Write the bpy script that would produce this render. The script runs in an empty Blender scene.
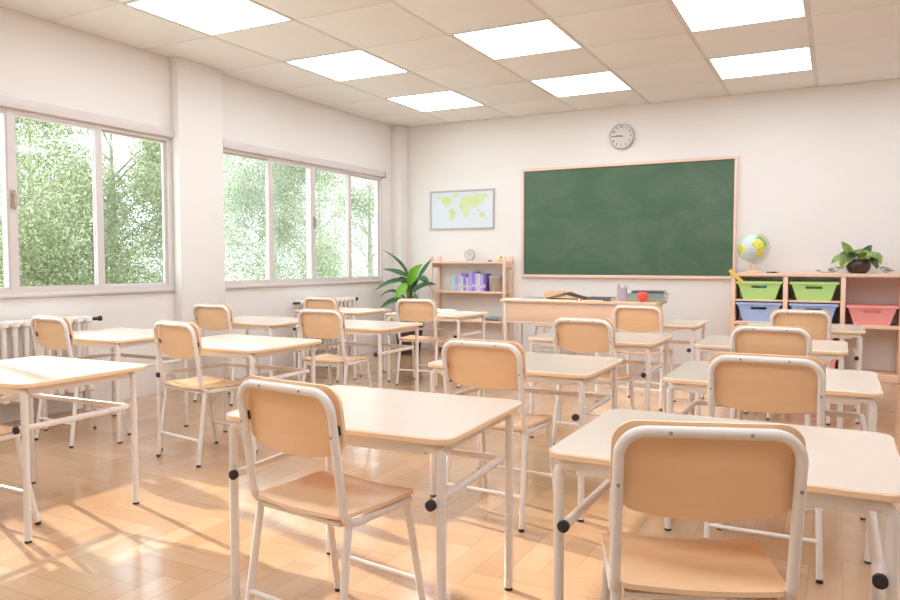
import bpy, bmesh, math, random
from mathutils import Vector, Matrix
random.seed(7)
S = bpy.context.scene
C = S.collection
PI = math.pi

# ------------------------------------------------------------------ helpers
def lin(c):
    return tuple(((x/255/12.92) if x/255 <= .04045 else ((x/255+.055)/1.055)**2.4) for x in c) + (1,)

class N:
    """tiny node-tree helper"""
    def __init__(s, name):
        s.m = bpy.data.materials.new(name); s.m.use_nodes = True
        s.t = s.m.node_tree; s.b = s.t.nodes['Principled BSDF']; s.out = s.t.nodes['Material Output']
    def new(s, typ, **kw):
        n = s.t.nodes.new(typ)
        for k, v in kw.items():
            if k.startswith('in_'):
                i = k[3:]; n.inputs[int(i) if i.isdigit() else i].default_value = v
            else: setattr(n, k, v)
        return n
    def link(s, a, b): s.t.links.new(a, b)
    def math(s, op, a, b=None):
        n = s.t.nodes.new('ShaderNodeMath'); n.operation = op
        for i, v in enumerate((a, b)):
            if v is None: continue
            if isinstance(v, (int, float)): n.inputs[i].default_value = v
            else: s.link(v, n.inputs[i])
        return n.outputs[0]
    def mix(s, f, a, b, blend='MIX'):
        n = s.t.nodes.new('ShaderNodeMix'); n.data_type = 'RGBA'; n.blend_type = blend
        for i, v in ((0, f), (6, a), (7, b)):
            if isinstance(v, (int, float, tuple)): n.inputs[i].default_value = v
            else: s.link(v, n.inputs[i])
        return n.outputs[2]
    def ramp(s, f, stops):
        n = s.t.nodes.new('ShaderNodeValToRGB'); s.link(f, n.inputs[0])
        e = n.color_ramp.elements
        while len(e) < len(stops): e.new(.5)
        for k, (p, c) in enumerate(stops): e[k].position = p; e[k].color = c
        return n.outputs[0]

def plain(name, col, rough=.5, spec=.5, metal=0, vary=0, scale=8, bump=0):
    k = N(name); c = lin(col)
    k.b.inputs['Roughness'].default_value = rough
    k.b.inputs['Specular IOR Level'].default_value = spec
    k.b.inputs['Metallic'].default_value = metal
    k.b.inputs['Base Color'].default_value = c
    tc = k.new('ShaderNodeTexCoord')
    nz = k.new('ShaderNodeTexNoise', in_Scale=scale, in_Detail=4.0); k.link(tc.outputs['Object'], nz.inputs['Vector'])
    if vary:
        d = tuple(max(0, x*(1-vary)) for x in c[:3]) + (1,)
        u = tuple(min(1, x*(1+vary*.6)) for x in c[:3]) + (1,)
        k.link(k.ramp(nz.outputs[0], [(.3, d), (.7, u)]), k.b.inputs['Base Color'])
    if bump:
        bp = k.new('ShaderNodeBump', in_Strength=bump, in_Distance=.004)
        k.link(nz.outputs[0], bp.inputs['Height']); k.link(bp.outputs[0], k.b.inputs['Normal'])
    return k.m

def wood(name, col, dark, rough=.4, stretch=(3, 40, 40), amt=.5):
    k = N(name)
    tc = k.new('ShaderNodeTexCoord'); mp = k.new('ShaderNodeMapping'); mp.inputs['Scale'].default_value = stretch
    k.link(tc.outputs['Object'], mp.inputs['Vector'])
    nz = k.new('ShaderNodeTexNoise', in_Scale=1.0, in_Detail=6.0, in_Roughness=.6); k.link(mp.outputs[0], nz.inputs['Vector'])
    k.link(k.mix(k.math('MULTIPLY', nz.outputs[0], amt), lin(col), lin(dark)), k.b.inputs['Base Color'])
    k.b.inputs['Roughness'].default_value = rough
    return k.m

def link_obj(name, me, parent=None):
    o = bpy.data.objects.new(name, me); C.objects.link(o)
    if parent: o.parent = parent
    return o
def obj(name, b, mats, parent=None, smooth=True, angle=40):
    me = bpy.data.meshes.new(name)
    bmesh.ops.recalc_face_normals(b, faces=b.faces)
    b.to_mesh(me); b.free()
    for m in (mats if isinstance(mats, (list, tuple)) else [mats]): me.materials.append(m)
    if smooth:
        for p in me.polygons: p.use_smooth = True
        me.set_sharp_from_angle(angle=math.radians(angle))
    return link_obj(name, me, parent)
def thing(name, loc=(0, 0, 0), rz=0):
    o = bpy.data.objects.new(name, None); o.empty_display_size = .1; C.objects.link(o)
    o.location = loc; o.rotation_euler = (0, 0, rz); return o
def tag(o, label=None, cat=None, group=None, kind=None):
    for k, v in (('label', label), ('category', cat), ('group', group), ('kind', kind)):
        if v: o[k] = v
    return o
def place(o, loc, rz=0):
    o.location = loc; o.rotation_euler = (0, 0, rz); return o
def dup(root):
    r = root.copy(); C.objects.link(r)
    for ch in root.children:
        c = ch.copy(); C.objects.link(c); c.parent = r
        for g in ch.children:
            d = g.copy(); C.objects.link(d); d.parent = c
    return r
B = bmesh.new

def box(b, x0, x1, y0, y1, z0, z1, bev=0, mat=0, M=None):
    vs = [b.verts.new((x, y, z)) for x in (x0, x1) for y in (y0, y1) for z in (z0, z1)]
    fs = [b.faces.new([vs[i] for i in q]) for q in ((0, 1, 3, 2), (4, 6, 7, 5), (0, 4, 5, 1), (2, 3, 7, 6), (0, 2, 6, 4), (1, 5, 7, 3))]
    for f in fs: f.material_index = mat
    if bev:
        es = list({e for f in fs for e in f.edges})
        r = bmesh.ops.bevel(b, geom=es, offset=bev, segments=2, profile=.5, affect='EDGES')
        vs = list({v for f in r['faces'] for v in f.verts} | {v for v in vs if v.is_valid})
        for f in r['faces']: f.material_index = mat
    if M is not None: bmesh.ops.transform(b, matrix=M, verts=[v for v in vs if v.is_valid])

def fillet(pts, r, n=6):
    pts = [Vector(p) for p in pts]; out = [pts[0]]
    for a, p, c in zip(pts, pts[1:], pts[2:]):
        u = (a-p); v = (c-p); lu, lv = u.length, v.length; u.normalize(); v.normalize()
        th = u.angle(v)
        if th > PI-.02: out.append(p); continue
        d = min(r/math.tan(th/2), lu*.49, lv*.49)
        A, D = p+u*d, p+v*d
        rr = d*math.tan(th/2); ctr = p+(u+v).normalized()*(rr/math.sin(th/2))
        a0 = (A-ctr); a1 = (D-ctr); ang = a0.angle(a1); ax = a0.cross(a1).normalized()
        for k in range(n+1): out.append(ctr+Matrix.Rotation(ang*k/n, 3, ax) @ a0)
    out.append(pts[-1]); return out

def tube(b, pts, r, seg=10, mat=0, caps=True):
    pts = [Vector(p) for p in pts]
    rs = r if isinstance(r, (list, tuple)) else [r]*len(pts)
    t0 = (pts[1]-pts[0]).normalized()
    n = t0.orthogonal().normalized(); rings = []
    for i, p in enumerate(pts):
        if i == 0: t = t0
        elif i == len(pts)-1: t = (pts[i]-pts[i-1]).normalized()
        else: t = ((pts[i]-pts[i-1]).normalized()+(pts[i+1]-pts[i]).normalized()).normalized()
        n = (n - t*n.dot(t)).normalized(); m = t.cross(n)
        rings.append([b.verts.new(p+(n*math.cos(2*PI*k/seg)+m*math.sin(2*PI*k/seg))*rs[i]) for k in range(seg)])
    for A, D in zip(rings, rings[1:]):
        for k in range(seg):
            f = b.faces.new((A[k], A[(k+1) % seg], D[(k+1) % seg], D[k])); f.material_index = mat
    if caps:
        b.faces.new(rings[0][::-1]).material_index = mat; b.faces.new(rings[-1]).material_index = mat

def lathe(b, prof, seg=24, mat=0, at=(0, 0, 0)):
    at = Vector(at); rings = []
    for r, z in prof:
        if r < 1e-6: rings.append([b.verts.new(at+Vector((0, 0, z)))])
        else: rings.append([b.verts.new(at+Vector((r*math.cos(2*PI*k/seg), r*math.sin(2*PI*k/seg), z))) for k in range(seg)])
    for A, D in zip(rings, rings[1:]):
        for k in range(seg):
            k2 = (k+1) % seg
            if len(A) == 1 and len(D) == 1: continue
            if len(A) == 1: q = (A[0], D[k2], D[k])
            elif len(D) == 1: q = (A[k], A[k2], D[0])
            else: q = (A[k], A[k2], D[k2], D[k])
            b.faces.new(q).material_index = mat

def rrect(w, d, r, n=6):
    o = []
    for cx, cy, a0 in ((w/2-r, d/2-r, 0), (-w/2+r, d/2-r, 90), (-w/2+r, -d/2+r, 180), (w/2-r, -d/2+r, 270)):
        for k in range(n+1):
            a = math.radians(a0+90*k/n); o.append((cx+r*math.cos(a), cy+r*math.sin(a)))
    return o
def loft(b, loops, mats=None, cap0=0, cap1=0):
    R = [[b.verts.new(p) for p in L] for L in loops]
    n = len(R[0])
    for i, (A, D) in enumerate(zip(R, R[1:])):
        for k in range(n):
            b.faces.new((A[k], A[(k+1) % n], D[(k+1) % n], D[k])).material_index = (mats[i] if mats else 0)
    if cap0 is not None: b.faces.new(R[0][::-1]).material_index = cap0
    if cap1 is not None: b.faces.new(R[-1]).material_index = cap1
def slab(b, w, d, r, z0, z1, c=.003, side=0, top=0, ctr=(0, 0)):
    f = lambda i, z: [(x+ctr[0], y+ctr[1], z) for x, y in rrect(w-2*i, d-2*i, max(r-i, .0005))]
    loft(b, [f(c, z0), f(0, z0+c), f(0, z1-c), f(c, z1)], [side, side, side], side, top)

def sheet(b, P, nu, nv, th, mat=0, rim=0):
    th = Vector(th)
    A = [[b.verts.new(P(i/nu, j/nv)) for i in range(nu+1)] for j in range(nv+1)]
    D = [[b.verts.new(A[j][i].co+th) for i in range(nu+1)] for j in range(nv+1)]
    for j in range(nv):
        for i in range(nu):
            b.faces.new((A[j][i], A[j][i+1], A[j+1][i+1], A[j+1][i])).material_index = mat
            b.faces.new((D[j][i], D[j+1][i], D[j+1][i+1], D[j][i+1])).material_index = mat
    edge = [(0, i) for i in range(nu)]+[(j, nu) for j in range(nv)]+[(nv, i) for i in range(nu, 0, -1)]+[(j, 0) for j in range(nv, 0, -1)]
    for (j, i), (j2, i2) in zip(edge, edge[1:]+edge[:1]):
        b.faces.new((A[j][i], A[j2][i2], D[j2][i2], D[j][i])).material_index = rim

def rows(n):   # cosine spaced 0..1
    return lambda v: .5-.5*math.cos(PI*v)

# ------------------------------------------------------------------ materials
M = {}
M['wall'] = plain('wall_paint', (235, 231, 226), .85, .2, vary=.012, scale=1.5)
M['ceil'] = plain('ceiling_tile', (240, 238, 236), .7, .3, vary=.015, scale=3)
M['grid'] = plain('ceiling_grid', (226, 220, 216), .6)
M['win'] = plain('window_aluminium', (214, 206, 202), .4, .5)
M['white_metal'] = plain('white_tube_enamel', (232, 227, 221), .32, .5)
M['rad'] = plain('radiator_enamel', (233, 226, 218), .4)
M['top'] = wood('cream_laminate', (216, 201, 185), (208, 189, 169), .22, (2, 30, 30), .6)
M['edge'] = wood('beech_edge', (245, 218, 186), (236, 200, 160), .45, (20, 20, 60), .6)
M['ply'] = wood('orange_plywood', (242, 206, 164), (231, 183, 138), .24, (4, 45, 45), .7)
M['beech'] = wood('pale_beech', (242, 208, 180), (230, 186, 154), .5, (6, 6, 40), .5)
M['beech_h'] = wood('pale_beech_panel', (242, 208, 180), (230, 186, 154), .5, (4, 40, 40), .5)
M['pink_wood'] = wood('pink_beech', (244, 212, 194), (230, 190, 168), .5, (6, 30, 30), .5)
M['black'] = plain('black_rubber', (48, 38, 38), .6)
M['dark_metal'] = plain('dark_metal', (70, 62, 60), .4, metal=.6)
M['steel'] = plain('steel', (172, 168, 165), .35, metal=.7)
M['grey_frame'] = plain('grey_frame', (186, 184, 184), .4)
M['clock_face'] = plain('clock_face', (212, 205, 198), .4)
M['clock_ink'] = plain('clock_ink', (92, 86, 86), .6)
M['pale_map'] = plain('map_sea', (216, 226, 232), .5, vary=.02)
M['map_land'] = plain('map_land', (208, 222, 160), .5, vary=.06, scale=12)
M['paper'] = plain('paper', (246, 240, 230), .8)
M['green_bin'] = plain('green_plastic', (190, 232, 146), .4)
M['blue_bin'] = plain('blue_plastic', (174, 198, 242), .4)
M['pink_bin'] = plain('coral_plastic', (246, 164, 158), .4)
M['soil'] = plain('soil', (60, 44, 34), .9, vary=.3, scale=30)
M['pot_dark'] = plain('dark_pot', (66, 46, 38), .5, vary=.15)
M['pot_glass'] = plain('smoky_pot', (72, 62, 52), .25, vary=.35, scale=14)
M['leaf'] = plain('leaf_dark', (46, 96, 34), .35, vary=.35, scale=9)
M['leaf_light'] = plain('leaf_bright', (116, 178, 44), .35, vary=.2, scale=9)
M['leaf_pothos'] = plain('leaf_pothos', (142, 166, 84), .4, vary=.35, scale=25)
M['leaf_pothos_dark'] = plain('leaf_pothos_dark', (66, 84, 44), .4, vary=.3, scale=25)
M['stem'] = plain('stem', (96, 110, 62), .6)
M['globe_sea'] = plain('globe_sea', (206, 220, 220), .25)
M['globe_land'] = plain('globe_land', (232, 222, 84), .35, vary=.25, scale=30)
M['globe_land_b'] = plain('globe_land_green', (150, 186, 74), .35, vary=.3, scale=30)
M['globe_land_c'] = plain('globe_land_orange', (240, 176, 84), .35, vary=.2, scale=30)
M['red'] = plain('apple_red', (236, 88, 66), .3, vary=.12, scale=20)
M['brown_stem'] = plain('apple_stem', (90, 62, 40), .7)
M['yellow'] = plain('yellow_paint', (250, 214, 112), .4)
M['teal_cover'] = plain('teal_cover', (140, 166, 166), .5)
M['sage_cover'] = plain('sage_cover', (164, 172, 150), .5)
M['dark_cover'] = plain('dark_cover', (98, 96, 100), .5)
M['brown_cover'] = plain('brown_cover', (82, 54, 46), .5)
M['grey_page'] = plain('grey_page', (150, 142, 132), .8)
M['blue_grey'] = plain('blue_grey_cover', (170, 172, 186), .5)
M['cup'] = plain('mesh_cup', (186, 174, 184), .4)
for nm, c in (('mint', (178, 226, 214)), ('lilac', (186, 172, 232)), ('violet', (150, 132, 214)), ('lavender', (206, 196, 236)), ('deep_violet', (122, 102, 186)), ('ivory', (228, 224, 214))):
    M[nm] = plain(nm+'_book_cover', c, .5)
M['basket'] = plain('grey_basket', (176, 158, 144), .8, vary=.2, scale=40)
M['basket_lid'] = plain('blue_grey_rim', (170, 172, 186), .6)
M['blue'] = plain('blue_plastic_toy', (40, 140, 190), .4)
M['bark'] = plain('bark', (176, 168, 154), .9, vary=.3, scale=12, bump=.4)
M['ground'] = plain('outdoor_ground', (206, 206, 186), .95, vary=.15, scale=1.2)

def m_emit(name, col, s):
    k = N(name); k.b.inputs['Base Color'].default_value = (.9, .9, .9, 1)
    k.b.inputs['Emission Color'].default_value = lin(col); k.b.inputs['Emission Strength'].default_value = s
    return k.m
M['lamp'] = m_emit('light_diffuser', (232, 242, 255), 6.5)

def m_glass():
    k = N('window_glass'); k.t.nodes.remove(k.b)
    tr = k.new('ShaderNodeBsdfTransparent'); tr.inputs[0].default_value = (.97, .985, .98, 1)
    gl = k.new('ShaderNodeBsdfGlossy', in_Roughness=.01)
    lw = k.new('ShaderNodeLayerWeight', in_Blend=.5); f = k.math('ADD', k.math('MULTIPLY', k.math('POWER', lw.outputs['Facing'], 4), .35), .03)
    mx = k.new('ShaderNodeMixShader'); k.link(f, mx.inputs[0]); k.link(tr.outputs[0], mx.inputs[1]); k.link(gl.outputs[0], mx.inputs[2])
    k.link(mx.outputs[0], k.out.inputs[0]); return k.m
M['glass'] = m_glass()

def m_leaf(name, a, b):
    k = N(name); k.t.nodes.remove(k.b)
    gi = k.new('ShaderNodeNewGeometry')
    col = k.mix(gi.outputs['Random Per Island'], lin(a), lin(b))
    d = k.new('ShaderNodeBsdfDiffuse'); t = k.new('ShaderNodeBsdfTranslucent'); mx = k.new('ShaderNodeMixShader', in_0=.5)
    k.link(col, d.inputs[0]); k.link(col, t.inputs[0]); k.link(d.outputs[0], mx.inputs[1]); k.link(t.outputs[0], mx.inputs[2])
    k.link(mx.outputs[0], k.out.inputs[0]); return k.m
M['tree_leaf'] = m_leaf('tree_leaves', (190, 196, 160), (116, 130, 94))
M['tree_leaf_b'] = m_leaf('tree_leaves_grey', (204, 208, 188), (142, 154, 130))

def m_board():
    k = N('chalkboard_green')
    tc = k.new('ShaderNodeTexCoord'); mp = k.new('ShaderNodeMapping'); mp.inputs['Scale'].default_value = (.9, 1, 1.5); mp.inputs['Rotation'].default_value = (0, .35, 0)
    k.link(tc.outputs['Object'], mp.inputs['Vector'])
    nz = k.new('ShaderNodeTexNoise', in_Scale=1.6, in_Detail=7.0, in_Roughness=.62, in_Distortion=.8); k.link(mp.outputs[0], nz.inputs['Vector'])
    f = k.ramp(nz.outputs[0], [(.4, (0, 0, 0, 1)), (.78, (1, 1, 1, 1))])
    mp2 = k.new('ShaderNodeMapping'); mp2.inputs['Scale'].default_value = (3, 3, 12); mp2.inputs['Rotation'].default_value = (0, .5, 0); k.link(tc.outputs['Object'], mp2.inputs['Vector'])
    n2 = k.new('ShaderNodeTexNoise', in_Scale=2.2, in_Detail=8.0, in_Roughness=.7); k.link(mp2.outputs[0], n2.inputs['Vector'])
    f2 = k.math('MULTIPLY', k.ramp(n2.outputs[0], [(.45, (0, 0, 0, 1)), (.85, (1, 1, 1, 1))]), f)
    c = k.mix(k.math('MULTIPLY', f, .3), lin((68, 100, 74)), lin((128, 142, 118)))
    c = k.mix(k.math('MULTIPLY', f2, .16), c, lin((190, 196, 184)))
    k.link(c, k.b.inputs['Base Color']); k.b.inputs['Roughness'].default_value = .55
    return k.m
M['board'] = m_board()

def m_floor():
    k = N('herringbone_parquet'); W = .115; n = 4
    tc = k.new('ShaderNodeTexCoord'); sx = k.new('ShaderNodeSeparateXYZ'); k.link(tc.outputs['Object'], sx.inputs[0])
    x = k.math('DIVIDE', k.math('ADD', sx.outputs[0], -.043), W); y = k.math('DIVIDE', k.math('ADD', sx.outputs[1], .01), W)
    i = k.math('FLOOR', x); j = k.math('FLOOR', y)
    q = k.math('FLOORED_MODULO', k.math('SUBTRACT', i, j), 2*n)
    isV = k.math('GREATER_THAN', q, n-.5)          # 1 for planks along Y
    isH = k.math('SUBTRACT', 1, isV)
    # start cell of the plank
    hi = k.math('SUBTRACT', i, q)
    vj = k.math('SUBTRACT', j, k.math('SUBTRACT', 2*n-1, q))
    sel = lambda h, v: k.math('ADD', k.math('MULTIPLY', h, isH), k.math('MULTIPLY', v, isV))
    si = sel(hi, i); sj = sel(j, vj)
    lu = sel(k.math('SUBTRACT', x, hi), k.math('SUBTRACT', y, vj))      # 0..n along
    lv = sel(k.math('SUBTRACT', y, j), k.math('SUBTRACT', x, i))        # 0..1 across
    dv = k.math('SUBTRACT', .5, k.math('ABSOLUTE', k.math('SUBTRACT', lv, .5)))
    du = k.math('SUBTRACT', n/2, k.math('ABSOLUTE', k.math('SUBTRACT', lu, n/2)))
    seam = k.math('LESS_THAN', k.math('MINIMUM', dv, du), .022)
    cid = k.new('ShaderNodeCombineXYZ'); k.link(si, cid.inputs[0]); k.link(sj, cid.inputs[1]); k.link(isV, cid.inputs[2])
    wn = k.new('ShaderNodeTexWhiteNoise', noise_dimensions='3D'); k.link(cid.outputs[0], wn.inputs['Vector'])
    g = k.new('ShaderNodeCombineXYZ'); k.link(k.math('MULTIPLY', lu, .55), g.inputs[0]); k.link(k.math('MULTIPLY', lv, 3.2), g.inputs[1])
    k.link(k.math('MULTIPLY', wn.outputs[0], 60), g.inputs[2])
    nz = k.new('ShaderNodeTexNoise', in_Scale=1.4, in_Detail=5.0, in_Distortion=.6); k.link(g.outputs[0], nz.inputs['Vector'])
    c = k.ramp(wn.outputs[0], [(0, lin((184, 147, 112))), (.5, lin((194, 157, 120))), (1, lin((203, 168, 132)))])
    c = k.mix(k.math('MULTIPLY', nz.outputs[0], .45), c, lin((164, 118, 78)))
    c = k.mix(k.math('MULTIPLY', seam, .45), c, lin((150, 112, 80)))
    k.link(c, k.b.inputs['Base Color'])
    k.b.inputs['Coat Weight'].default_value = .35; k.b.inputs['Coat Roughness'].default_value = .12
    k.link(k.math('ADD', k.math('MULTIPLY', nz.outputs[0], .12), .12), k.b.inputs['Roughness'])
    return k.m
M['floor'] = m_floor()

# ------------------------------------------------------------------ room shell
XL, XR, YB, YR, H = -5.492, 3.4, 8.923, -2.7, 3.079
def struct(o): o['kind'] = 'structure'; return o
b = B(); box(b, XL-.25, XR+.2, YR-.2, YB+.2, -.2, 0); struct(obj('floor', b, M['floor'], smooth=False))
WZ0, WZ1 = .962, 2.345
wins = [(3.397, 1.49), (6.99, 1.475), (-.16, 1.47)]
b = B(); TH = .11
box(b, XL-TH, XL, YR, YB, 0, WZ0); box(b, XL-TH, XL, YR, YB, WZ1, H)
ys = sorted((c-h, c+h) for c, h in wins); e = YR
for a, d in ys+[(YB, YB)]:
    if a-e > .01: box(b, XL-TH, XL, e, a, WZ0, WZ1)
    e = d
struct(obj('wall_left', b, M['wall'], smooth=False))
b = B(); box(b, XL-TH, XR+.2, YB, YB+.2, 0, H); struct(obj('wall_back', b, M['wall'], smooth=False))
b = B(); box(b, XR, XR+.2, YR, YB, 0, H); struct(obj('wall_right', b, M['wall'], smooth=False))
b = B(); box(b, XL-TH, XR+.2, YR-.2, YR, 0, H); struct(obj('wall_rear', b, M['wall'], smooth=False))
b = B(); box(b, XL, XL+.105, 4.905, 5.456, 0, H, .004); struct(obj('trim_1', b, M['wall']))
b = B(); box(b, XL, XL+.15, 8.72, YB, 0, H, .004); struct(obj('trim_2', b, M['wall']))
b = B(); box(b, XL, XL+.105, 1.35, 1.9, 0, H, .004); struct(obj('trim_3', b, M['wall']))

# ceiling: slab, tiles and lamps
SX, SY, OX = .8839, .879, -5.543
OY = YB+.0835
lamp_cells = {(1, 1), (1, 3), (1, 5), (3, 1), (3, 3), (3, 5), (5, 1), (5, 3), (5, 5), (1, 7), (3, 7), (5, 7), (7, 1), (7, 3), (7, 5), (7, 7), (1, 9), (3, 9), (5, 9), (7, 9)}
b = B(); box(b, XL-TH, XR+.2, YR-.2, YB+.2, H+.005, H+.15, mat=1)
for c in range(0, 11):
    for r in range(0, 14):
        x0, x1 = OX+c*SX+.017, OX+(c+1)*SX-.017
        y1, y0 = OY-r*SY-.008, OY-(r+1)*SY+.008
        x0, x1, y0, y1 = max(x0, XL), min(x1, XR), max(y0, YR), min(y1, YB)
        if x1-x0 < .05 or y1-y0 < .05 or (c, r) in lamp_cells: continue
        box(b, x0, x1, y0, y1, H, H+.02, .003)
struct(obj('ceiling', b, [M['ceil'], M['grid']], angle=30))
lamp_lab = {(1, 1): 'glowing ceiling panel over the windows, nearest the blackboard wall', (1, 3): 'glowing ceiling panel over the windows, second from the blackboard wall',
 (1, 5): 'glowing ceiling panel over the windows, cut by the top left photo edge', (3, 1): 'glowing ceiling panel in the middle line, directly above the clock side of the blackboard',
 (3, 3): 'large glowing ceiling panel in the middle line, second from the blackboard', (5, 1): 'glowing ceiling panel in the right line, nearest the blackboard wall above the globe',
 (5, 3): 'glowing ceiling panel in the right line, cut by the top photo edge'}
lp = None
for (c, r) in sorted(lamp_cells):
    x, y = OX+(c+.5)*SX, OY-(r+.5)*SY
    if lp is None:
        lp = thing('ceiling_light'); w, d = SX-.06, SY-.055
        b = B(); box(b, -w/2, w/2, -d/2, d/2, .001, .004); obj('diffuser', b, M['lamp'], lp, smooth=False)
        b = B()
        for s in (-1, 1):
            box(b, s*(w/2+.013)-.013, s*(w/2+.013)+.013, -d/2-.024, d/2+.024, -.001, .0045)
            box(b, -w/2, w/2, s*(d/2+.012)-.012, s*(d/2+.012)+.012, -.001, .0045)
        obj('frame', b, M['grid'], lp, smooth=False); o = lp
    else: o = dup(lp)
    place(o, (x, y, H))
    tag(o, lamp_lab.get((c, r), 'lit square ceiling panel beyond the top of the view'), 'ceiling light', 'square ceiling light panels')

# windows
def window(i, yc, hw, handles=True):
    w = thing('window_%d' % i, (XL, yc, 0)); struct(w)
    xf, xb = .012, -.08
    b = B(); t = .05
    box(b, xb, xf, -hw, hw, WZ0, WZ0+.032); box(b, xb, xf, -hw, hw, WZ1-.03, WZ1)
    for s in (-1, 1): box(b, xb, xf, s*hw-(.028 if s > 0 else 0), s*hw+(0 if s > 0 else .028), WZ0+.032, WZ1-.03)
    box(b, xb, xf, -.028, .028, WZ0+.032, WZ1-.03)
    obj('window_frame', b, M['win'], w, smooth=False)
    b = B(); box(b, -.02, .05, -hw, hw+.02, WZ1, WZ1+.08, .006); obj('blind_box', b, M['win'], w)
    b = B(); box(b, -.01, .058, hw+.02, hw+.028, WZ1-.01, WZ1+.075, .002); obj('blind_box_cap', b, M['steel'], w)
    b = B(); box(b, -.01, .03, -hw-.01, hw+.01, WZ0-.03, WZ0, .004); obj('window_sill', b, M['win'], w)
    z0, z1 = WZ0+.032, WZ1-.03; mid = hw/2
    for sg in (-1, 1):
        for k in (0, 1):
            a, d = (.012, mid+.034) if k == 0 else (mid-.034, hw-.028)
            qa, qd = (.03, .066) if k == 0 else (.066, .03)      # stile widths near the centre / the jamb
            x0, x1 = (-.016, .004) if k == 0 else (-.04, -.02)
            if sg < 0: a, d, qa, qd = -d, -a, qd, qa
            b = B()
            box(b, x0, x1, a, a+qa, z0, z1); box(b, x0, x1, d-qd, d, z0, z1)
            box(b, x0, x1, a+qa, d-qd, z0, z0+.02); box(b, x0, x1, a+qa, d-qd, z1-.02, z1)
            sa = obj('sash', b, M['win'], w, smooth=False)
            xm = (x0+x1)/2
            b = B(); box(b, xm-.003, xm+.003, a+qa-.004, d-qd+.004, z0+.016, z1-.016); obj('pane', b, M['glass'], sa, smooth=False)
    b = B(); box(b, .012, .022, -.02, .02, 1.60, 1.74, .003)
    tube(b, fillet([(.02, 0, 1.715), (.05, .0, 1.715), (.05, .0, 1.62)], .012), .009, 8); obj('window_handle', b, M['basket'], w)
for i, (yc, hw) in enumerate(wins): window(i+1, yc, hw)

# ------------------------------------------------------------------ school chair
def make_chair():
    t = thing('school_chair')
    DZ = .014
    def ty(z): return .06-(z-DZ-.41)*.06/.405
    b = B(); r = .0132
    tube(b, fillet([(.188, .37, .43), (.194, .06, .43), (.194, 0, .8285), (-.194, 0, .8285), (-.194, .06, .43), (-.188, .37, .43)], .062, 8), r, 12)
    obj('back_frame', b, M['white_metal'], t)
    R = .055; zt, zb = .848, .646; rw = rows(1)
    def P(u, v):
        u = -math.cos(PI*u); vv = rw(v); z = zb+(zt-zb)*vv
        dzt, dzb = zt-z, z-zb; hw = .208
        for dz in (dzt, dzb):
            if dz < R: hw -= R-math.sqrt(max(0, R*R-(R-dz)**2))
        x = u*hw
        z -= .024*(1-(x/.2)**2)*(1-vv)
        return Vector((x, ty(z)+.0165-.016*(1-(x/.2)**2)*min(1, (1-vv)*2.2)+.006*(x/.2)**2, z))
    b = B(); sheet(b, P, 18, 16, (0, .011, 0), 0, 1); obj('backrest', b, [M['ply'], M['edge']], t, angle=60)
    def Q(u, v):
        u = -math.cos(PI*u); vv = rw(v); y = .05+.375*vv; hw = .193+.014*vv
        for dy, R2 in ((y-.05, .03), (.425-y, .085)):
            if dy < R2: hw -= R2-math.sqrt(max(0, R2*R2-(R2-dy)**2))
        x = u*hw
        return Vector((x, y, .4425+.01*(x/.19)**2-.016*max(0, (vv-.75)/.25)**2-.006*math.sin(PI*vv)))
    b = B(); sheet(b, Q, 16, 18, (0, 0, .0125), 0, 1); obj('seat', b, [M['ply'], M['edge']], t, angle=60)
    for s in (-1, 1):
        for nm, a, d in (('rear', (.190*s, .080, .444), (.204*s, .018, .0135)), ('front', (.184*s, .36, .426), (.2*s, .437, .014))):
            a, d = Vector(a), Vector(d); u = (d-a).normalized()
            b = B(); tube(b, [a, d], r*.95, 12); lg = obj('leg', b, M['white_metal'], t)
            b = B(); tube(b, [d+u*.004, d+u*.0135], r*.98, 12); obj('foot_cap', b, M['black'], lg)
    for y, nm in ((.034, 0), (.413, 1)):
        b = B(); tube(b, [(-.193, y, .15), (.193, y, .15)], .0085, 8); obj('stretcher', b, M['white_metal'], t)
    for y in (.075, .30):
        b = B(); box(b, -.17, .17, y-.012, y+.012, .424, .436); obj('seat_bracket', b, M['white_metal'], t)
    for s in (-1, 1):
        b = B(); z = .719; y = ty(z); box(b, s*.194-.006, s*.194+.006, y+.010, y+.03, z-.014, z+.014, .002); obj('spacer', b, M['black'], t)
        b = B(); z = .704; y = ty(z); tube(b, [(s*.194, y-.0155, z), (s*.194, y-.008, z)], .0045, 8); obj('bolt', b, M['steel'], t)
        b = B(); tube(b, [(s*.085, -.0155, .8285), (s*.085, -.008, .8285)], .0045, 8); obj('bolt', b, M['steel'], t)
    return t

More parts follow.
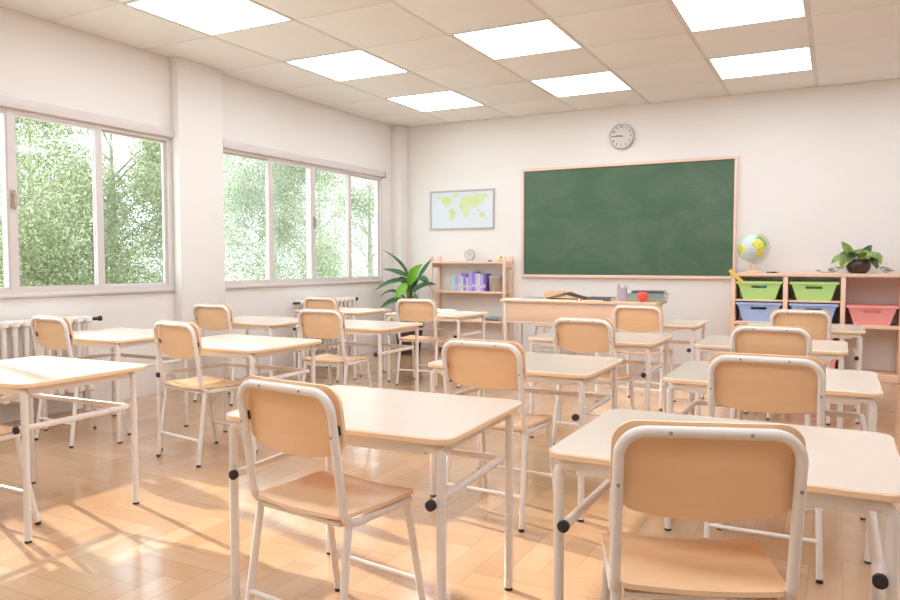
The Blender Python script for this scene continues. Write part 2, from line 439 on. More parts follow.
def make_desk():
    t = thing('school_desk')
    W2, DN, DF = .427, .362, .318; lx = .392; yn, yf = -.333, .232; r = .0148
    b = B(); slab(b, 2*W2, DN+DF, .055, .667, .688, .004, 1, 0, (0, (DF-DN)/2)); obj('tabletop', b, [M['top'], M['edge']], t)
    for y in (yn, yf):
        b = B(); box(b, -lx+.05, lx-.05, y-.012, y+.012, .63, .667, .004); obj('apron', b, M['white_metal'], t)
    for s in (-1, 1):
        b = B(); box(b, s*(lx-.012)-.01, s*(lx-.012)+.01, yn+.02, yf-.02, .633, .667, .004); obj('apron', b, M['white_metal'], t)
        for y in (yn, yf):
            b = B(); tube(b, fillet([(s*(lx-.06), y, .6522), (s*lx, y, .6522), (s*lx, y, .009)],   .028, 6), r, 14); lg = obj('leg', b, M['white_metal'], t)
            b = B(); tube(b, [(s*lx, y, .0095), (s*lx, y, .0004)], r*1.02, 14); obj('foot_cap', b, M['black'], lg)
    z = .488; ix = lx-.022; yo = yn-.022
    b = B(); tube(b, fillet([(ix, yo, z), (ix, yf-.012, z), (-ix, yf-.012, z), (-ix, yo, z)], .026, 6), .0135, 12)
    rail = obj('side_rail', b, M['white_metal'], t)
    for s in (-1, 1):
        b = B(); tube(b, [(s*ix, yo-.012, z), (s*ix, yo-.010, z), (s*ix, yo+.003, z)], [.0135, .0165, .0165], 12); obj('end_cap', b, M['black'], rail)
        for y in (yn,):
            b = B(); box(b, min(s*ix, s*lx), max(s*ix, s*lx), y-.008, y+.008, z-.012, z+.012, .002); obj('rail_bracket', b, M['white_metal'], t)
    return t

COLN = {'W': 'in the line along the windows', 'A': 'in the second line from the windows', 'C': 'in the third line from the windows', 'D': 'in the rightmost line'}
ROWN = {1: 'nearest the viewer', 2: 'second from the viewer', 3: 'third from the viewer', 4: 'nearest the blackboard'}
desk0 = make_desk(); used = False
desks = {'A1': (-3.448, 2.23, 2), 'C1': (-1.424, 2.20, 2.5), 'D1': (-.269, 2.235, 0), 'W2': (-4.59, 3.61), 'A2': (-3.422, 3.61), 'C2': (-1.42, 3.60), 'D2': (-.255, 3.67),
         'W3': (-4.56, 5.06), 'A3': (-3.505, 5.10), 'C3': (-1.44, 5.03), 'D3': (-.36, 5.12), 'W4': (-4.75, 6.54), 'A4': (-3.59, 6.60), 'C4': (-1.42, 6.52), 'D4': (-.23, 6.58)}
special = {'A1': 'cream-topped school desk cut by the left photo edge, nearest the viewer', 'C1': 'cream-topped school desk in the centre foreground, nearest the viewer',
           'D1': 'cream-topped school desk in the right foreground, cut by the photo edge', 'A4': 'cream-topped school desk with an open white notebook on it, beside the low bookshelf'}
for k, (x, y, *a) in desks.items():
    o = desk0 if not used else dup(desk0); used = True
    place(o, (x, y, 0), math.radians(a[0] if a else 0))
    tag(o, special.get(k, 'cream-topped desk '+COLN[k[0]]+', '+ROWN[int(k[1])]), 'desk', 'school desks in rows')

chair0 = make_chair(); used = False
chairs = {'A1': (-3.42, 1.63, 0), 'C1': (-1.45, 1.69, -7.5), 'D1': (-.237, 1.67, 20), 'W2': (-4.57, 3.04, -4), 'A2': (-3.495, 3.11, -8.5), 'C2': (-1.425, 3.005, -3), 'D2': (-.236, 3.02, 1),
          'W3': (-4.68, 4.56, 2), 'A3': (-3.45, 4.45, 0), 'C3': (-1.43, 4.52, -8), 'D3': (-.322, 4.43, 0), 'W4': (-4.63, 5.98, 0), 'A4': (-3.59, 6.12, 7), 'C4': (-1.45, 6.06, -4), 'D4': (-.237, 6.05, 2)}
cspecial = {'A1': 'plywood school chair mostly outside the left photo edge, only seat and front legs showing', 'C1': 'large plywood school chair at the centre foreground desk, whole seat in view',
            'D1': 'largest plywood school chair, turned askew at the right foreground desk', 'A2': 'plywood school chair standing clear on the open floor, all four legs visible from behind'}
for k, (x, y, a) in chairs.items():
    o = chair0 if not used else dup(chair0); used = True
    place(o, (x, y, 0), math.radians(a))
    tag(o, cspecial.get(k, 'plywood chair '+COLN[k[0]]+', '+ROWN[int(k[1])]), 'chair', 'plywood school chairs')
o = dup(chair0); place(o, (-3.02, 8.70, 0), PI); del o['group']
tag(o, 'plywood chair behind the teacher\'s desk, only its back edge showing above the desktop', 'chair')

# ------------------------------------------------------------------ teacher's desk
td = tag(thing('teacher_desk', (-2.46, 7.775, 0)), 'wide beech teacher\'s desk with front panel, below the blackboard', 'desk')
HW, HD = .855, .275
b = B(); slab(b, 2*HW, 2*HD, .02, .765, .79, .003); obj('tabletop', b, M['beech_h'], td)
b = B(); box(b, -HW+.065, HW-.065, -HD+.035, -HD+.053, .55, .745, .002); obj('front_panel', b, M['beech_h'], td)
b = B()
tube(b, [(-HW+.06, -HD+.044, .542), (HW-.06, -HD+.044, .542)], .011, 8); tube(b, [(-HW+.06, -HD+.044, .753), (HW-.06, -HD+.044, .753)], .011, 8)
for s in (-1, 1): tube(b, [(s*(HW-.055), -HD+.05, .753), (s*(HW-.055), HD-.05, .753)], .011, 8); tube(b, [(s*(HW-.055), -HD+.05, .12), (s*(HW-.055), HD-.05, .12)], .011, 8)
obj('frame_rail', b, M['white_metal'], td)
for s in (-1, 1):
    for y in (-HD+.044, HD-.044):
        b = B(); tube(b, [(s*(HW-.055), y, .766), (s*(HW-.055), y, 0)], .018, 12); obj('leg', b, M['white_metal'], td)

def book(name, w, d, h, cover, parent=None, page='paper'):
    """closed book lying flat, spine on -Y side; pages + cover as parts"""
    t = thing(name)
    b = B(); c = .003
    box(b, -w/2, w/2, -d/2, d/2, 0, c); box(b, -w/2, w/2, -d/2, d/2, h-c, h); box(b, -w/2, w/2, -d/2, -d/2+c, c, h-c)
    obj('cover', b, M[cover], t, smooth=False)
    b = B(); box(b, -w/2+.005, w/2-.005, -d/2+c, d/2-.006, c, h-c); obj('pages', b, M[page], t, smooth=False)
    return t
def spine(b, w, h, d, bow=.004):
    # upright book, spine to -Y, slightly rounded spine
    pts = [(-w/2, d), (-w/2, 0)]+[(w/2*-math.cos(PI*k/6), -bow*math.sin(PI*k/6)) for k in range(1, 6)]+[(w/2, 0), (w/2, d)]
    loft(b, [[(x, y, 0) for x, y in pts], [(x, y, h) for x, y in pts]])
Z = .7901
for i, (w, d, h, cov, rz, lab) in enumerate([(.37, .25, .04, 'sage_cover', .03, 'sage closed book at the bottom of the teacher\'s desk pile'),
                                            (.38, .25, .044, 'teal_cover', -.03, 'teal closed book in the middle of the teacher\'s desk pile'),
                                            (.33, .22, .026, 'dark_cover', .06, 'dark grey closed book topmost on the teacher\'s desk pile')]):
    t = book('closed_book', w, d, h, cov); place(t, (-1.765+.008*i, 7.84, Z), rz); tag(t, lab, 'book', 'books piled beside the apple'); Z += h+.0002
t = thing('apple', (-1.765, 7.62, .79)); tag(t, 'red apple on the teacher\'s desk in front of the book pile', 'apple')
b = B(); prof = []
for k in range(17):
    a = PI*k/16; r = .057*math.sin(a)*(1+.12*math.cos(a+PI)); z = .046-.046*math.cos(a)
    z += -.012*math.exp(-(r/.016)**2)*(1 if k > 8 else -.6)
    prof.append((max(r, 0 if k in (0, 16) else .001), z*1.2))
lathe(b, prof, 24); obj('flesh', b, M['red'], t)
b = B(); tube(b, [(0, 0, .093), (.003, 0, .112), (.008, 0, .124)], .0025, 6); obj('stem', b, M['brown_stem'], t)
t = thing('pencil_cup', (-2.005, 7.72, .79)); tag(t, 'lilac grey pencil cup on the teacher\'s desk left of the apple', 'pencil cup')
b = B(); lathe(b, [(0, 0), (.05, 0), (.052, .14), (.048, .14), (.046, .006), (0, .006)], 20); obj('cup_body', b, M['cup'], t)
for k, (m, a, lab) in enumerate([('violet', .2, 'violet pencil leaning left in the pencil cup'), ('teal_cover', 1.3, 'teal pen in the pencil cup'), ('dark_cover', 2.5, 'dark pen at the right of the pencil cup'), ('pink_bin', 3.9, 'coral pencil in the pencil cup'), ('ivory', 5.0, 'ivory pencil in the pencil cup')]):
    p = thing('pencil', (-2.005, 7.72, .7975)); tag(p, lab, 'pencil', 'pencils in the cup')
    ca, sa = math.cos(a), math.sin(a)
    b = B(); A = Vector((.012*ca, .012*sa, 0)); D = Vector((.058*ca, .058*sa, .165+.012*(k % 3)))
    tube(b, [A, A+(D-A)*.9], .0055, 8); obj('barrel', b, M[m], p)
    b = B(); tube(b, [A+(D-A)*.9, D], [.0055, .001], 8); obj('tip', b, M['edge'], p)
# brown book resting face down like a low tent, notebook beside it
t = thing('tented_book', (-2.66, 7.90, .79), .06); tag(t, 'dark brown book lying face down like a low tent on the teacher\'s desk', 'book')
for s_ in (-1, 1):
    def cv(u, v, s_=s_, e=0): return Vector((s_*(.012+u*(.2+e)), -(.13+e)+(.26+2*e)*v, .052*(1-u)**1.25+.0125-.0*e))
    b = B(); sheet(b, lambda u, v: cv(u, v, s_, .006), 10, 2, (0, 0, .005)); obj('cover', b, M['brown_cover'], t)
    b = B(); sheet(b, lambda u, v: cv(u, v)+Vector((0, 0, -.0125)), 10, 2, (0, 0, .012)); obj('page_block', b, M['grey_page'], t)
b = B(); box(b, -.016, .016, -.136, .136, .064, .0705, .002); obj('spine', b, M['brown_cover'], t)
t = book('flat_notebook', .27, .2, .028, 'dark_cover'); place(t, (-2.29, 7.95, .79), -.05); tag(t, 'dark grey notebook lying flat between the tented book and the pencil cup', 'notebook')
t = thing('red_eraser', (-2.44, 7.62, .79), .3); tag(t, 'small red eraser on the teacher\'s desk front edge by the brown book', 'eraser')
b = B(); slab(b, .06, .026, .004, 0, .02, .002); obj('rubber', b, M['red'], t)
b = B(); slab(b, .02, .0275, .004, -.0, .021, .001); obj('sleeve', b, M['paper'], t)
t = thing('pen', (-2.13, 7.62, .79), .1); tag(t, 'dark pen lying on the teacher\'s desk left of the pencil cup', 'pen')
b = B(); tube(b, [(-.05, 0, .006), (.04, 0, .006)], .0058, 8); obj('barrel', b, M['dark_cover'], t)
b = B(); tube(b, [(.04, 0, .006), (.055, 0, .006)], [.005, .001], 8); obj('tip', b, M['steel'], t)
t = book('exercise_book', .21, .29, .012, 'blue_grey'); place(t, (-3.06, 7.86, .79), .2); tag(t, 'thin blue grey exercise book at the left end of the teacher\'s desk', 'book')
# notebook on a pupil's desk
t = thing('open_notebook', (-3.72, 6.74, .6882), -.12); tag(t, 'open white notebook lying on the desk beside the low bookshelf', 'notebook')
for s in (-1, 1):
    b = B(); sheet(b, lambda u, v, s=s: Vector((s*u*.2, -.14+.28*v, .001+.012*math.sin(PI*min(1, u+.12)))), 8, 2, (0, 0, .006)); obj('page_block', b, M['paper'], t)

# ------------------------------------------------------------------ blackboard, map, clock
t = thing('blackboard', (-2.322, YB, 1.70)); tag(t, 'large green chalkboard in a thin pale wooden frame on the back wall', 'blackboard')
bw, bh = 2.60/2, 1.39/2
b = B(); box(b, -bw+.02, bw-.02, -.022, -.002, -bh+.02, bh-.02); obj('writing_surface', b, M['board'], t, smooth=False)
for x0, x1, z0, z1 in ((-bw, bw, bh-.034, bh), (-bw, bw, -bh, -bh+.038), (-bw, -bw+.03, -bh+.038, bh-.034), (bw-.03, bw, -bh+.038, bh-.034)):
    b = B(); box(b, x0, x1, -.04, -.001, z0, z1, .003); obj('frame_bar', b, M['pink_wood'], t)
t = thing('world_map', (-4.50, YB, 1.907)); tag(t, 'framed pale blue world map with lime continents on the back wall', 'map')
mw, mh = .482, .262
b = B(); box(b, -mw+.015, mw-.015, -.014, -.002, -mh+.015, mh-.015); obj('map_sheet', b, M['pale_map'], t, smooth=False)
b = B()
for x0, x1, z0, z1 in ((-mw, mw, mh-.02, mh), (-mw, mw, -mh, -mh+.02), (-mw, -mw+.02, -mh+.02, mh-.02), (mw-.02, mw, -mh+.02, mh-.02)): box(b, x0, x1, -.026, -.001, z0, z1, .002)
obj('frame', b, M['grey_frame'], t)
CONT = {  # lon, lat outlines, coarse
 'na': [(-165, 62), (-155, 70), (-125, 70), (-95, 72), (-80, 68), (-62, 58), (-56, 50), (-70, 44), (-80, 30), (-82, 25), (-96, 28), (-95, 17), (-84, 9), (-104, 20), (-117, 33), (-124, 46), (-135, 58), (-150, 59)],
 'gl': [(-55, 82), (-20, 82), (-22, 70), (-42, 60), (-54, 68)],
 'sa': [(-78, 8), (-60, 10), (-50, 1), (-35, -6), (-40, -22), (-54, -34), (-66, -45), (-70, -54), (-75, -48), (-71, -20), (-81, -5)],
 'af': [(-16, 14), (-6, 35), (10, 37), (32, 31), (43, 12), (51, 11), (40, -4), (40, -16), (33, -27), (20, -35), (12, -18), (9, 3), (-8, 5)],
 'eu': [(-9, 37), (-9, 43), (-1, 48), (6, 53), (8, 57), (5, 61), (18, 70), (40, 67), (70, 70), (100, 76), (140, 73), (178, 68), (162, 60), (140, 55), (138, 44), (122, 38), (121, 28), (108, 20), (106, 10), (100, 14), (92, 22), (80, 8), (72, 20), (60, 25), (52, 17), (44, 13), (36, 30), (28, 37), (22, 38), (12, 44), (2, 42)],
 'au': [(114, -22), (130, -12), (142, -11), (153, -27), (147, -38), (135, -33), (116, -34)],
 'an': [(-8, 50), (2, 51), (-2, 58), (-7, 56)], 'jp': [(131, 32), (141, 37), (144, 44), (138, 37)], 'in': [(96, 5), (106, -6), (118, -8), (119, 4), (108, 1)], 'md': [(44, -24), (50, -15), (48, -25)]}
for nm, poly in CONT.items():
    b = B(); vs = [b.verts.new((lo/180*.42, 0, la/90*.25-.01)) for lo, la in poly]
    f = b.faces.new(vs); r = bmesh.ops.extrude_face_region(b, geom=[f]); bmesh.ops.translate(b, vec=(0, .004, 0), verts=[v for v in r['geom'] if isinstance(v, bmesh.types.BMVert)])
    bmesh.ops.translate(b, vec=(0, -.0165, 0), verts=b.verts); bmesh.ops.triangulate(b, faces=b.faces[:])
    obj('continent', b, M['map_land'], t, smooth=False)
t = thing('wall_clock', (-2.336, YB, 2.712)); tag(t, 'round silver wall clock above the blackboard', 'clock')
RX = Matrix.Rotation(PI/2, 4, 'X')
def disc(name, prof, m, parent):
    b = B(); lathe(b, prof, 40); bmesh.ops.transform(b, matrix=RX, verts=b.verts); return obj(name, b, m, parent)
disc('rim', [(0, .002), (.15, .002), (.152, .03), (.148, .05), (.139, .052), (.136, .044), (0, .044)], M['grey_frame'], t)
disc('dial', [(0, .0445), (.1355, .0445), (.1355, .0465), (0, .0465)], M['clock_face'], t)
def text_mesh(s, size):
    cu = bpy.data.curves.new('txt', 'FONT'); cu.body = s; cu.size = size; cu.align_x = 'CENTER'; cu.align_y = 'CENTER'; cu.extrude = .0006; cu.offset = .0012
    o = bpy.data.objects.new('txt', cu); C.objects.link(o); dg = bpy.context.evaluated_depsgraph_get()
    me = bpy.data.meshes.new_from_object(o.evaluated_get(dg)); bpy.data.objects.remove(o); bpy.data.curves.remove(cu); return me
for n in range(1, 13):
    a = PI/2-n*PI/6; me = text_mesh(str(n), .036); me.materials.append(M['clock_ink'])
    o = link_obj('numeral', me, t); o.location = (.112*math.cos(a), -.0472, .112*math.sin(a)); o.rotation_euler = (PI/2, 0, 0)
def hand(name, L, w, ang, yy):
    b = B(); box(b, -.018, L, yy-.001, yy+.001, -w, w); bmesh.ops.rotate(b, matrix=Matrix.Rotation(-ang, 3, 'Y'), verts=b.verts); return obj(name, b, M['clock_ink'], t, smooth=False)
hand('minute_hand', .1, .004, PI, -.0525); hand('hour_hand', .062, .005, PI-.13, -.0495)
disc('hub', [(0, .048), (.009, .048), (.009, .055), (0, .055)], M['clock_ink'], t)

# ------------------------------------------------------------------ low bookshelf by the plant
t = thing('bookshelf', (-4.30, 8.78, 0)); tag(t, 'open beech bookshelf holding violet books, between plant and blackboard', 'bookshelf')
sw, sd = .55, .125
for s in (-1, 1):
    for y in (-sd, sd-.03):
        b = B(); box(b, s*sw-(.035 if s > 0 else 0), s*sw+(0 if s > 0 else .035), y, y+.035, 0, 1.28, .003); obj('post', b, M['beech'], t)
    b = B(); box(b, s*sw-(.03 if s > 0 else -.004), s*sw-(.004 if s > 0 else -.03), -sd+.036, sd-.031, 1.13, 1.2, .002); obj('side_rail', b, M['beech'], t)
for z in (1.185, .795, .415, .06):
    b = B(); box(b, -sw+.0355, sw-.0355, -sd+.002, sd, z, z+.026, .002); obj('shelf', b, M['beech_h'], t)
x = -4.545; bi = 0
specs = [('mint', .052, .225), ('lilac', .04, .215), ('lavender', .05, .235), ('ivory', .034, .21), ('violet', .036, .222), ('lavender', .042, .205), ('lilac', .05, .25), ('violet', .045, .255), ('lavender', .04, .25), ('ivory', .03, .235), ('lilac', .05, .235), ('deep_violet', .036, .24)]
for cov, w, h in specs:
    h += .012*((bi*7) % 5-2)/2-.012
    o_ = thing('upright_book', (x+w/2, 8.70, .8212))
    b = B(); spine(b, w-.002, h, .17); obj('cover', b, M[cov], o_, angle=50)
    b = B(); box(b, -w/2+.005, w/2-.005, .006, .1695, h, h+.0008); obj('pages', b, M['paper'], o_, smooth=False)
    b = B(); box(b, -w/2+.008, w/2-.008, -.0062, .0, h*.22, h*(.30+.06*(bi % 3))); obj('spine_band', b, M['ivory' if cov != 'ivory' else 'lilac'], o_, smooth=False)
    nth = ['first', 'second', 'third', 'fourth', 'fifth', 'sixth', 'seventh', 'eighth', 'ninth', 'tenth', 'eleventh', 'twelfth'][bi]
    tag(o_, '%s upright book, %s from the left on the bookshelf middle board' % (cov.replace('_', ' '), nth), 'book', 'upright books on the bookshelf'); x += w; bi += 1
t = thing('lidded_basket', (-3.935, 8.77, .8212)); tag(t, 'grey woven basket with blue rim right of the violet books', 'basket')
b = B(); lathe(b, [(0, 0), (.078, 0), (.084, .1), (.086, .175), (.08, .175), (.076, .01), (0, .01)], 24); obj('basket_body', b, M['basket'], t)
b = B(); lathe(b, [(.078, .176), (.088, .176), (.09, .19), (.086, .204), (.076, .204)], 24)
lathe(b, [(0, .2), (.077, .2), (.077, .206), (0, .208)], 24); obj('lid', b, M['basket_lid'], t)
t = thing('desk_clock', (-4.30, 8.76, 1.2122)); tag(t, 'small round silver desk clock standing on the bookshelf top', 'clock')
for nm, prof, m in (('rim', [(0, -.02), (.07, -.02), (.076, 0), (.072, .022), (.064, .024), (.062, .02), (0, .02)], 'grey_frame'), ('dial', [(0, .0205), (.062, .0205), (.062, .0215), (0, .0215)], 'clock_face')):
    b = B(); lathe(b, prof, 30); bmesh.ops.transform(b, matrix=Matrix.Translation((0, 0, .088)) @ RX, verts=b.verts); obj(nm, b, M[m], t)
b = B(); box(b, -.0015, .0015, -.0235, -.022, .088, .14); box(b, -.0, .035, -.0235, -.022, .0865, .0895); obj('hands', b, M['clock_ink'], t, smooth=False)
for s in (-1, 1):
    b = B(); tube(b, [(s*.04, 0, .034), (s*.05, 0, 0)], .006, 8); obj('foot', b, M['grey_frame'], t)
t = thing('pencil_sharpener', (-4.0, 8.74, 1.2112)); tag(t, 'small dark sharpener on the bookshelf top', 'sharpener')
b = B(); slab(b, .05, .024, .004, 0, .015, .002); obj('block', b, M['black'], t)
b = B(); box(b, -.018, .018, -.008, .008, .015, .0165); obj('blade', b, M['steel'], t)
t = thing('toy_bird', (-3.87, 8.76, 1.2112)); tag(t, 'tiny yellow green toy at the right end of the bookshelf top', 'toy')
b = B(); lathe(b, [(0, 0), (.026, .004), (.034, .02), (.024, .038), (.0, .044)], 16); obj('body', b, M['globe_land'], t)
b = B(); lathe(b, [(0, .036), (.016, .044), (.016, .058), (0, .066)], 12, at=(.016, 0, 0)); obj('head', b, M['globe_land_b'], t)
for i, (w, d, h, cov, xx, z, lab) in enumerate([(.22, .16, .02, 'ivory', -4.17, .4412, 'ivory book lying flat on the lowest visible bookshelf board'), (.2, .17, .022, 'dark_cover', -3.95, .4412, 'dark book at the bottom of the flat pair on the bookshelf'), (.19, .16, .024, 'teal_cover', -3.95, .4636, 'teal book on top of the flat pair on the bookshelf')]):
    q = book('flat_book', w, d, h, cov); place(q, (xx, 8.765, z)); tag(q, lab, 'book', 'flat books on the lower bookshelf board')

# ------------------------------------------------------------------ storage shelf with bins
t = thing('storage_shelf', (0, 8.70, 0)); tag(t, 'long open beech storage shelf with plastic bins at the right back wall', 'shelf')
yf, yb = -.2, .2
for nm, x0, x1 in (('side_panel', -1.02, -.975), ('divider', -.503, -.458), ('divider', .034, .079), ('side_panel', .555, .6)):
    b = B(); box(b, x0, x1, yf, yb, 0, 1.05, .003); obj(nm, b, M['beech'], t)
b = B(); box(b, -1.03, .61, yf-.006, yb, 1.0503, 1.085, .003); obj('top_board', b, M['beech_h'], t)
for x0, x1 in ((-.975, -.503), (-.458, .034)):
    for z in (.782, .295): b = B(); box(b, x0+.0005, x1-.0005, yf+.006, yb, z, z+.019, .002); obj('shelf', b, M['beech_h'], t)
for x0, x1 in ((-.975, -.503), (-.458, .034), (.079, .555)):
    for z, h in ((.53, .035), (.0, .07)): b = B(); box(b, x0+.0005, x1-.0005, yf+.004, yb, z, z+h, .002); obj('shelf', b, M['beech_h'], t)

def bin_(w, d, h, mat):
    t = thing('storage_bin'); b = B(); tk = .006
    wb, db = w*.72, d*.86
    def pt(s, q, tt, ins):       # s across, q depth (-1 front .. 1 back), tt height
        hw = (wb+(w-wb)*tt)/2-ins; hd = (db+(d-db)*tt)/2-ins
        return Vector((s*hw, q*hd, tt*(h-ins*0)+ins*(1-tt)))
    O = [[b.verts.new(pt(s, q, tt, 0)) for s, q in ((-1, -1), (1, -1), (1, 1), (-1, 1))] for tt in (0, 1)]
    I = [[b.verts.new(pt(s, q, tt, tk)) for s, q in ((-1, -1), (1, -1), (1, 1), (-1, 1))] for tt in (0, 1)]
    b.faces.new(O[0][::-1]); b.faces.new(I[0])
    for k in range(4):
        k2 = (k+1) % 4; b.faces.new((O[1][k], O[1][k2], I[1][k2], I[1][k]))
        if k == 0: continue
        b.faces.new((O[0][k], O[0][k2], O[1][k2], O[1][k])); b.faces.new((I[0][k2], I[0][k], I[1][k], I[1][k2]))
    hs, t0, t1 = .4, .64, .78   # slot
    for L, ins, rev in ((O, 0, 0), (I, tk, 1)):
        h4 = [b.verts.new(pt(s, -1, tt, ins)) for s, tt in ((-hs, t0), (hs, t0), (hs, t1), (-hs, t1))]
        o4 = [L[0][0], L[0][1], L[1][1], L[1][0]]
        for k in range(4): b.faces.new((o4[k], o4[(k+1) % 4], h4[(k+1) % 4], h4[k]))
        if rev:
            for k in range(4): b.faces.new((prev[k], prev[(k+1) % 4], h4[(k+1) % 4], h4[k]))
        prev = h4
    obj('bin_body', b, mat, t, smooth=False)
    b = B(); lip = .012
    f = lambda g, z: [(x, y, z) for x, y in rrect(w+g*2, d+g*2, .014)]
    loft(b, [f(-.008, h-.02), f(lip*1.1, h-.02), f(lip*1.1, h+.004), f(-.008, h+.004)], None, None, None); L2 = b
    vs = list(b.verts); n = len(vs)//4
    for k in range(n): b.faces.new((vs[k], vs[(k+1) % n], vs[3*n+(k+1) % n], vs[3*n+k]))
    obj('rim', b, mat, t)
    return t
def put_bin(x, z, mat, lab, w=.436, h=.19):
    o = bin_(w, .36, h, M[mat]); place(o, (x, 8.692, z)); tag(o, lab, 'storage bin', 'plastic storage bins'); return o
put_bin(-.739, .8014, 'green_bin', 'lime green plastic bin in the top left shelf opening, below the globe')
put_bin(-.212, .8014, 'green_bin', 'lime green plastic bin in the top middle shelf opening')
put_bin(-.739, .5654, 'blue_bin', 'light blue plastic bin below the left green bin', h=.2)
put_bin(-.212, .5654, 'blue_bin', 'light blue plastic bin below the middle green bin, partly behind a chair', h=.2)
put_bin(.317, .5654, 'pink_bin', 'coral pink plastic bin alone in the right shelf opening', h=.195)
put_bin(-.212, .3144, 'pink_bin', 'red plastic bin glimpsed under the middle blue bin behind a chair', h=.19)
put_bin(-.30, .0704, 'green_bin', 'small green bin at the bottom of the middle shelf column', w=.2, h=.17)
put_bin(-.075, .0704, 'pink_bin', 'small red bin at the bottom of the middle shelf column', w=.18, h=.17)
t = thing('toy_block', (-.70, 8.545, .908)); tag(t, 'blue toy showing in the slot of the left green bin', 'toy')
b = B(); box(b, -.03, .03, -.012, .03, .0, .06, .006); obj('block_body', b, M['blue'], t)
b = B(); lathe(b, [(0, .06), (.012, .06), (.012, .07), (0, .071)], 14, at=(0, .008, 0)); obj('stud', b, M['blue'], t)
t = thing('ruler', (-.93, 8.492, 1.010)); tag(t, 'yellow ruler leaning out of the shelf over the left green bin', 'ruler')
d = Vector((-.10, -.03, .107)).normalized(); n_ = Vector((0, -1, 0)); n_ = (n_-d*n_.dot(d)).normalized(); RM = Matrix((d, d.cross(n_)*-1, n_)).transposed().to_4x4()
b = B(); box(b, -.08, .15, -.02, .02, -.0015, .0015, M=RM); obj('blade', b, M['yellow'], t, smooth=False)
b = B()
for k in range(12): box(b, -.07+k*.019, -.068+k*.019, .012, .02, .0014, .0019, M=RM)
obj('scale_marks', b, M['brown_stem'], t, smooth=False)
for x, L, lab in ((-.60, .05, 'short dark marker on the storage shelf top by the globe'), (-.655, .018, 'small dark cap on the storage shelf top beside the globe')):
    p = thing('marker', (x, 8.56, 1.0852)); tag(p, lab, 'marker', 'dark bits on the storage shelf top')
    b = B(); tube(b, [(-L*.7, 0, .008), (L*.4, 0, .008)], .0078, 10); obj('barrel', b, M['black'], p)
    b = B(); tube(b, [(L*.4, 0, .008), (L, 0, .008)], [.006, .004], 10); obj('cap', b, M['dark_cover'], p)

# globe
t = thing('globe', (-.826, 8.65, 1.0852)); tag(t, 'classroom globe with yellow continents on the storage shelf', 'globe')
b = B(); lathe(b, [(0, 0), (.1, 0), (.104, .008), (.096, .016), (.03, .026), (.022, .05), (.03, .085), (.02, .098), (0, .1)], 30); obj('base', b, M['beech'], t)
GR, GC = .155, Vector((0, 0, .272)); tilt = Matrix.Rotation(math.radians(12), 3, 'Y')
def inside(lo, la, poly):
    c = False; j = len(poly)-1
    for i in range(len(poly)):
        (x1, y1), (x2, y2) = poly[i], poly[j]
        if (y1 > la) != (y2 > la) and lo < (x2-x1)*(la-y1)/(y2-y1)+x1: c = not c
        j = i
    return c
b = B(); nu, nv = 120, 60; grid = []
spin = math.radians(-60)   # which longitude faces the room
for j in range(nv+1):
    la = PI/2-PI*j/nv
    if j in (0, nv): grid.append([b.verts.new(GC+tilt @ Vector((0, 0, GR*math.sin(la))))]*nu); continue
    grid.append([b.verts.new(GC+tilt @ Vector((GR*math.cos(la)*math.cos(2*PI*i/nu), GR*math.cos(la)*math.sin(2*PI*i/nu), GR*math.sin(la)))) for i in range(nu)])
for j in range(nv):
    for i in range(nu):
        vs = []
        for v in (grid[j][i], grid[j+1][i], grid[j+1][(i+1) % nu], grid[j][(i+1) % nu]):
            if v not in vs: vs.append(v)
        f = b.faces.new(vs); lon = (math.degrees(2*PI*(i+.5)/nu)+90-14+360) % 360; lon = lon-360 if lon > 180 else lon; lat = 90-180*(j+.5)/nv
        for nm, poly in CONT.items():
            if inside(lon, lat, poly): f.material_index = {'af': 1, 'eu': 2, 'sa': 1, 'na': 1, 'au': 3}.get(nm, 2); break
obj('sphere', b, [M['globe_sea'], M['globe_land'], M['globe_land_b'], M['globe_land_c']], t)
b = B(); arc = [GC+tilt @ Vector((.17*math.sin(a), 0, .17*math.cos(a))) for a in [PI*(k+2)/28 for k in range(25)]]
tube(b, arc, .005, 8); obj('meridian_arm', b, M['grey_frame'], t)

# ------------------------------------------------------------------ plants
def leaf(b, base, dirv, L, w, droop, mat=0, n=8, fold=.25):
    base = Vector(base); d = Vector(dirv).normalized(); side = d.cross(Vector((0, 0, 1)))
    if side.length < .1: side = Vector((1, 0, 0))
    side.normalize(); p = base.copy(); prev = None
    for k in range(n+1):
        s = k/n; ww = w*math.sin(PI*min(1, s*.93+.05))**.8*(1-.25*s)
        up = side.cross(d).normalized()
        row = [b.verts.new(p+side*ww*.5*q+up*abs(q)*ww*fold) for q in (-1, -.5, 0, .5, 1)]
        if prev:
            for i in range(4): b.faces.new((prev[i], prev[i+1], row[i+1], row[i])).material_index = mat
        prev = row; p = p+d*(L/n); d = (d+Vector((0, 0, -droop/n))).normalized()
t = thing('leafy_plant', (-4.95, 8.28, 0)); tag(t, 'tall broad-leaved green plant in a dark pot in the window corner', 'plant')
b = B(); lathe(b, [(0, 0), (.14, 0), (.19, .38), (.2, .38), (.2, .41), (.185, .41), (.18, .36), (0, .36)], 28); obj('pot', b, M['pot_dark'], t)
b = B(); lathe(b, [(0, .375), (.18, .362)], 24); obj('soil', b, M['soil'], t)
